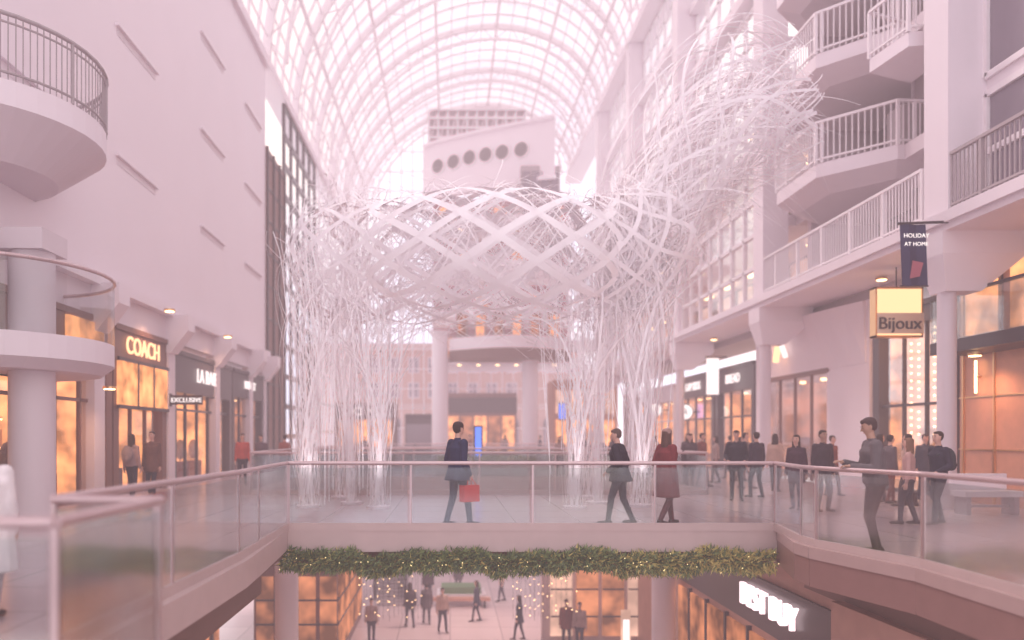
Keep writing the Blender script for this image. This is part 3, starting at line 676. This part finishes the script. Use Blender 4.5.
def person(name,x,y,z0,head,H=1.75,top=(.05,.04,.06),leg=(.04,.035,.05),hair=(.05,.03,.025),shoe=(.05,.03,.03),coat=0.0,long=False,
           feet=((-.11,.0),(.11,.0)),hands=None,lean=0,hp=0,turn=0,bulk=1.0,vox=.02,female=False,skin=None,bag=None,backpack=None,hat=None):
    k=H/1.75; skin=skin or SKIN; E=[]
    def e(lab,A,ra,Bp,rb):
        if not hasattr(ra,'__len__'): ra=(ra,)*3
        if not hasattr(rb,'__len__'): rb=(rb,)*3
        A=np.array(A,float)*k; Bp=np.array(Bp,float)*k
        E.append((lab,A,np.array(ra)*k,Bp,np.array(rb)*k))
    ln=lambda p:(p[0],p[1]+lean*max(0,p[2]-.9),p[2]-.25*abs(lean)*max(0,p[2]-.9))
    sw=.175 if not female else .155
    bk=bulk*1.04
    e('top',ln((0,0,.93)),(.165*bk,.12*bk,.09),ln((0,0,1.10)),(.145*bk,.11*bk,.08))
    e('top',ln((0,0,1.10)),(.145*bk,.11*bk,.08),ln((0,.005,1.30)),(.17*bk,.12*bk,.10))
    e('top',ln((-sw+.02,0,1.405)),(.06*bk,.065,.05),ln((sw-.02,0,1.405)),(.06*bk,.065,.05))
    e('top',ln((0,.0,1.30)),(.165*bk,.115*bk,.10),ln((0,0,1.43)),(.085,.07,.04))
    e('top',ln((0,-.01,1.43)),(.072,.068,.03),ln((0,.0,1.475)),(.064,.06,.02))
    e('skin',ln((0,0,1.44)),.054,ln((0,.01,1.54)),.05)
    e('leg',(0,0,.88),(.155,.115,.08),(0,0,.95),(.155,.115,.08))
    if coat>0:
        hz=.9-coat
        e('top',(0,0,.95),(.165*bk,.125*bk,.05),(0,-.01,hz),(.20*bk,.16*bk,.02))
    for i,s in enumerate((-1,1)):
        f=feet[i]; lift=f[2] if len(f)>2 else 0
        hip=(s*.085,0,.89); ank=(f[0],f[1],.085+lift)
        kn,an=ik(hip,ank,.415,.41,(s*.08,1,0))
        e('leg',hip,(.088,.092,.09),kn,.062); e('leg',kn,.062,an,.047)
        an=Vector(an); tz=-.05 if lift<.03 else -.09
        e('shoe',(an.x,an.y-.04,an.z-.04),(.037,.04,.04),(an.x+s*.02,an.y+.15,an.z+tz),(.043,.05,.032))
    hd=hands or (((-.24,.03,.80)),((.24,.03,.80)))
    wr=[]
    for i,s in enumerate((-1,1)):
        sh=ln((s*sw,0,1.40)); el,w=ik(sh,hd[i],.30,.26,(s*.35,-1,-.25))
        e('top',sh,.058*bk,el,.047*bk); e('top',el,.047*bk,w,.036*bk)
        wr.append((el,w,s))
        d=(w-el).normalized(); e('skin',w,.026,w+d*.04,.028)
    hc=Vector(ln((0,.02,1.635))); ct,st=math.cos(turn),math.sin(turn); cp,sp_=math.cos(hp),math.sin(hp)
    def hh(p):
        X,Y,Z=p; Y,Z=Y*cp+Z*sp_, -Y*sp_+Z*cp; return (hc.x+X*ct-Y*st,hc.y+X*st+Y*ct,hc.z+Z)
    e('skin',hh((0,-.01,.03)),(.074,.09,.082),hh((0,.015,-.02)),(.066,.075,.07))
    e('skin',hh((0,.03,-.04)),(.055,.05,.05),hh((0,.05,-.085)),(.03,.025,.022))
    e('skin',hh((0,.09,.005)),(.009,.009,.01),hh((0,.108,-.022)),(.014,.012,.01))
    for s in(-1,1): e('skin',hh((s*.074,-.005,.012)),(.009,.014,.02),hh((s*.072,-.002,-.018)),(.008,.01,.012))
    e('hair',hh((0,-.025,.045)),(.082,.09,.078),hh((0,-.03,-.0)),(.078,.075,.07))
    e('hair',hh((0,.03,.075)),(.06,.05,.035),hh((0,-.02,.07)),(.075,.07,.05))
    if long: 
        e('hair',hh((0,-.05,0)),(.082,.055,.06),hh((0,-.075,-.17)),(.085,.04,.06))
        for s in(-1,1): e('hair',hh((s*.07,-.01,.03)),(.02,.035,.03),hh((s*.075,.0,-.15)),(.022,.03,.03))
    if hat: e('hat',hh((0,-.01,.07)),(.088,.10,.065),hh((0,-.01,.045)),(.09,.104,.03))
    bm=bmesh.new()
    for lab,A,ra,Bp,rb in E: hull(bm,A,ra,Bp,rb)
    me=D.meshes.new('tmp'); bm.to_mesh(me); bm.free(); o=D.objects.new('tmp',me); S.collection.objects.link(o)
    md=o.modifiers.new('r','REMESH'); md.mode='VOXEL'; md.voxel_size=vox
    sm=o.modifiers.new('s','SMOOTH'); sm.factor=.5; sm.iterations=3 if vox<.016 else 2
    dg=bpy.context.evaluated_depsgraph_get(); ev=o.evaluated_get(dg); m2=ev.to_mesh()
    vs=np.array([v.co[:] for v in m2.vertices]); fs=[list(p.vertices) for p in m2.polygons]; cen=np.array([p.center[:] for p in m2.polygons])
    ev.to_mesh_clear(); D.objects.remove(o); D.meshes.remove(me)
    best=np.full(len(cen),1e9); lab=np.zeros(len(cen),int); labs=['skin','top','leg','shoe','hair','hat']
    for l,A,ra,Bp,rb in E:
        d=Bp-A; t=np.clip(((cen-A)@d)/max(1e-9,d@d),0,1)[:,None]; r=ra+(rb-ra)*t; q=(cen-(A+d*t))/r
        nn=np.linalg.norm(q,axis=1); dist=(nn-1)*r.min(axis=1)
        if l=='shoe': dist-=.006
        m_=dist<best; best[m_]=dist[m_]; lab[m_]=labs.index(l)
    ms=[skin,cm(top),cm(leg),cm(shoe),cm(hair),cm(hat or hair)]
    b=B(name)
    b.v=[tuple(v) for v in vs]; b.f=fs; b.mi=[b.m(ms[l]) for l in lab]; b.sm=[True]*len(fs)
    def tube(A,Bp,ra,rb,mt):
        b2=bmesh.new(); hull(b2,np.array(A)*k,(ra*k,)*3,np.array(Bp)*k,(rb*k,)*3,SPs)
        b2.verts.index_update(); b2.verts.ensure_lookup_table()
        b.add([v.co[:] for v in b2.verts],[[v.index for v in f.verts] for f in b2.faces],mt,True); b2.free()
    for el,w,s in wr:
        d=(w-el).normalized(); side=Vector((0,1,0)) if abs(d.y)<.75 else Vector((-s,0,0)); side=(side-d*side.dot(d)).normalized()
        inn=Vector((-s,0,-.3)); inn=(inn-d*inn.dot(d)-side*inn.dot(side)).normalized()
        for j in (-1.5,-.5,.5,1.5): tube(w+d*.02+side*j*.012,w+d*.085+side*j*.018,.016,.012,skin)
        for j,Lf in zip((-1.5,-.5,.5,1.5),(.033,.04,.043,.038)):
            p0=w+d*.085+side*j*.019; p1=p0+d*Lf*.9+inn*.012; p2=p1+d*Lf*.45+inn*.024
            tube(p0,p1,.0095,.0085,skin); tube(p1,p2,.0085,.007,skin)
        p0=w+d*.035+side*.026; p1=p0+d*.03+side*.03+inn*.01; p2=p1+d*.03+side*.006+inn*.012
        tube(p0,p1,.013,.0105,skin); tube(p1,p2,.0105,.008,skin)
    for s in (-1,1): 
        b.sphere(tuple(np.array(hh((s*.031,.081,.008)))*k),.010*k,EYE,4,(1.2,.7,.7)); tube(hh((s*.018,.088,.03)),hh((s*.045,.08,.031)),.004,.0035,cm(hair))
    tube(hh((-.02,.084,-.055)),hh((.02,.084,-.055)),.005,.005,LIP)
    if bag:
        w=wr[bag[1]][1]*k+Vector((0,0,-.08)); c=cm(bag[0]); bw,bh,bd=bag[2]
        b.box(w.x-bd/2,w.x+bd/2,w.y-bw/2,w.y+bw/2,w.z-.12-bh,w.z-.12,c)
        for sx in (-bd/2,bd/2):
            b.beam((w.x+sx,w.y-bw*.3,w.z-.12),(w.x,w.y-.03,w.z+.02),.012,.012,c); b.beam((w.x+sx,w.y+bw*.3,w.z-.12),(w.x,w.y+.03,w.z+.02),.012,.012,c)
    if backpack:
        b.sphere((0,-.2*k,1.22*k),.2*k,cm(backpack),8,(.8,.55,1.1)); b.sphere((0,-.27*k,1.12*k),.13*k,cm(backpack),6,(.9,.5,.9))
        for s in(-1,1): tube((s*.1,-.1,1.43),(s*.11,.125,1.3),.02,.02,cm(backpack)); 
    ob=b.build(); ob.location=(x,y,z0); ob.rotation_euler=(0,0,math.radians(head)); return ob

BLK=(.03,.025,.038)
person('man_in_navy_jacket',.14,14.7,0,-55,1.9,top=(.03,.035,.085),leg=(.035,.035,.07),feet=((-.13,-.14),(.13,.16)),hands=((-.2,.2,1.02),(.2,.10,.88)),bulk=1.26,vox=.013,coat=.12,bag=((.8,.05,.04),1,(.34,.3,.16)),hat=(.05,.03,.03))
person('man_in_black_jacket',3.15,14.8,0,62,1.8,top=BLK,leg=(.03,.03,.05),feet=((-.09,.2),(.09,-.2,.02)),hands=((-.2,.16,.98),(.2,.17,1.0)),bulk=1.32,vox=.013,lean=.08,turn=.2,hair=(.12,.08,.07),coat=.1,hp=.2)
person('woman_in_red_coat',4.02,14.85,0,-60,1.78,top=(.20,.035,.04),leg=(.14,.035,.04),feet=((-.07,.20),(.07,-.22,.04)),hands=((-.19,.12,.95),(.2,-.03,.84)),coat=.38,bulk=1.32,long=True,hair=(.12,.06,.05),female=True,vox=.013,hat=(.35,.22,.2))
person('man_leaning_on_rail',5.93,11.15,0,78,1.92,top=(.14,.115,.125),leg=(.09,.055,.055),feet=((-.12,.02),(.12,-.06)),hands=((-.14,.30,1.12),(.13,.33,1.16)),lean=.08,hp=.35,bulk=1.22,vox=.012,hair=(.08,.05,.05),skin=SKIN2)
person('man_in_black_coat',7.3,20.4,0,160,1.8,top=BLK,coat=.12,bulk=1.15,feet=((-.12,.05),(.1,-.05)),hands=((-.2,.16,1.0),(.2,.18,1.0)))
person('man_in_dark_jacket',8.2,21.4,0,20,1.76,top=(.045,.03,.05),bulk=1.14,feet=((-.1,.12),(.1,-.1)))
person('woman_in_dark_coat',7.75,17.9,0,140,1.68,top=(.07,.035,.05),female=True,long=True,coat=.25,feet=((-.1,.1),(.1,-.1)))
person('man_in_dark_sweater',8.15,17.5,0,190,1.78,top=(.06,.04,.05),leg=(.05,.04,.05),feet=((-.12,.02),(.12,.0)),bulk=1.15,skin=SKIN2)
person('woman_in_pink_top',8.55,14.9,0,55,1.62,top=(.50,.30,.28),leg=(.06,.05,.07),female=True,long=True,feet=((-.09,.15),(.09,-.12)),hair=(.22,.12,.08),bag=((.1,.05,.05),1,(.28,.25,.1)))
person('man_in_black_hoodie',9.1,14.9,0,100,1.74,top=(.035,.03,.05),feet=((-.1,.18),(.1,-.16)),backpack=(.05,.05,.06),hands=((-.2,.2,1.0),(.22,-.05,.84)),bulk=1.1)
rc=[(.08,.05,.06),(.2,.06,.05),(.35,.24,.22),(.05,.05,.08),(.5,.33,.27),(.12,.09,.1)]
for i,(px,Y) in enumerate([(688,27),(702,26),(716,28),(640,35.5),(655,36),(600,32),(612,33),(730,31),(560,32.5),(585,33),(775,23.6),(890,19.5),(880,20),(470,50),(505,52),(540,51),(345,50),(365,52),(740,29),(665,40),(678,42),(925,20.5),(908,18.6),(745,25),(690,24.5),(832,22)]):
    person('pedestrian',(px-450)*Y/800,Y,0,random.random()*360,1.62+.16*random.random(),top=rc[i%6],leg=rc[(i*2+3)%6 if i%2 else 0],feet=((-.1,.16),(.1,-.14)),vox=.03,female=i%2==0,long=i%2==0,coat=.2 if i%3==0 else 0,bulk=1.08)
person('woman_with_backpack',-8.2,20.6,0,-10,1.7,top=(.3,.2,.2),backpack=(.25,.18,.18),female=True,long=True,feet=((-.1,.15),(.1,-.12)))
person('man_in_brown_coat',-7.9,21.2,0,175,1.78,top=(.14,.07,.06),coat=.2,bulk=1.1,feet=((-.1,.1),(.1,-.12)))
person('man_in_plaid_shirt',-6.9,26.6,0,190,1.74,top=(.45,.08,.06),feet=((-.1,.1),(.1,-.12)),vox=.025)
person('pedestrian',-6.9,29.2,0,170,1.7,top=(.12,.08,.1),vox=.025,feet=((-.1,.1),(.1,-.12)))
person('pedestrian',-6.4,31,0,10,1.7,top=(.3,.08,.06),vox=.025,feet=((-.1,.1),(.1,-.12)))
person('woman_in_white_coat',-4.22,7.3,0,10,1.64,top=(.78,.70,.72),leg=(.5,.42,.45),coat=.45,bulk=1.4,female=True,long=True,hair=(.3,.18,.14),feet=((-.1,.1),(.1,-.12)),vox=.015)
for i,(X,Y,hd) in enumerate([(-1.6,32,20),(-.95,32.5,10),(-.3,31.2,200),(1.1,33,90),(4.6,28.4,160),(4.2,28.9,180),(-1.0,36.5,0),(.4,39,0),(2.4,37,100),(2.6,30,70),(-2.9,29.5,180)]):
    person('lower_level_pedestrian',X,Y,-6,hd,1.66+.15*random.random(),top=rc[(i*5)%6],leg=(.06,.05,.07),feet=((-.1,.18),(.1,-.16)),vox=.028,coat=.2 if i%2 else 0,bulk=1.1,long=i%3==0)
person('lower_level_pedestrian',-6.5,15.8,-6,30,1.7,top=(.2,.12,.12),vox=.025)

# ---------------------------------------------------------------- added glowing volume, lifts dark tones with distance
m=D.materials.new('haze_glow'); m.use_nodes=True; nt=m.node_tree; nt.nodes.clear()
o=nt.nodes.new('ShaderNodeOutputMaterial'); a=nt.nodes.new('ShaderNodeVolumeAbsorption'); e=nt.nodes.new('ShaderNodeEmission'); ad=nt.nodes.new('ShaderNodeAddShader')
DEN=.0062
a.inputs['Color'].default_value=(0,0,0,1); a.inputs['Density'].default_value=DEN
e.inputs[0].default_value=(.84,.60,.66,1); e.inputs[1].default_value=DEN  # pink emission stands in for scattered light, paler with depth
nt.links.new(a.outputs[0],ad.inputs[0]); nt.links.new(e.outputs[0],ad.inputs[1]); nt.links.new(ad.outputs[0],o.inputs['Volume'])
b=B('haze_glow_volume'); b.box(-17,18,-3.5,84,-7,35,m); b.build()

# ---------------------------------------------------------------- world & lights
w=D.worlds.new('World'); S.world=w; w.use_nodes=True; nt=w.node_tree; bg=nt.nodes['Background']
tc=nt.nodes.new('ShaderNodeTexCoord'); n=nt.nodes.new('ShaderNodeTexNoise'); n.inputs['Scale'].default_value=2.2; n.inputs['Detail'].default_value=4
cr=nt.nodes.new('ShaderNodeValToRGB'); cr.color_ramp.elements[0].position=.4; cr.color_ramp.elements[0].color=(.76,.77,.92,1); cr.color_ramp.elements[1].position=.6; cr.color_ramp.elements[1].color=(1,.88,.81,1)
nt.links.new(tc.outputs['Generated'],n.inputs['Vector']); nt.links.new(n.outputs['Fac'],cr.inputs[0]); nt.links.new(cr.outputs[0],bg.inputs[0]); bg.inputs[1].default_value=2.0
L=D.lights.new('sun','SUN'); L.energy=2.6; L.angle=math.radians(12); L.color=(1,.86,.8); lo=D.objects.new('sun',L); S.collection.objects.link(lo)
lo.rotation_euler=(math.radians(-28),math.radians(-28),0)
def plamp(x,y,z,e,col=(1,.55,.30),pend=0):
    b=B('fill_downlight'); b.cyl((x,y,z+.1),(x,y,z+.16),.16,BRASS,12); b.cyl((x,y,z+.08),(x,y,z+.1),.13,LAMP,12); o=b.build()
    L=D.lights.new('fill_spot','SPOT'); L.energy=e; L.color=col; L.shadow_soft_size=.2; L.spot_size=2.5; L.spot_blend=.8; l=D.objects.new('fill_spot',L); l.location=(x,y,z); S.collection.objects.link(l); l.parent=o
plamp(12.4,18.9,3.45,160); plamp(12.3,22.8,6.0,260); plamp(12.0,31,6.0,200); plamp(12.2,37,6.0,240); plamp(12.2,44,6,260)  # spots added to brighten the copper front and gallery shops
plamp(-8.2,23.4,5.2,240); plamp(-8.2,29.5,5.2,150); plamp(-8.3,19.5,2.7,90)
PK=(1,.74,.66)
for (x,y,z,e) in [(4.0,18,-.95,500),(-1,20,-.95,500),(0,32,-.6,900),(5.0,32,-.6,500),(-4.4,10,-1.3,250)]:  # fill spots added below the slabs to brighten the lower level
    plamp(x,y,z,e,PK)

cam=D.cameras.new('camera'); co=D.objects.new('camera',cam); S.collection.objects.link(co); S.camera=co
co.location=(0,0,1.65); co.rotation_euler=(pi/2,0,0); cam.sensor_width=36; cam.lens=28.125; cam.shift_x=.0605; cam.shift_y=.1133
cam.clip_end=300; cam.dof.use_dof=True; cam.dof.focus_distance=13.5; cam.dof.aperture_fstop=.4
try:
    S.view_settings.view_transform='Standard'
except Exception as ex: print(ex)
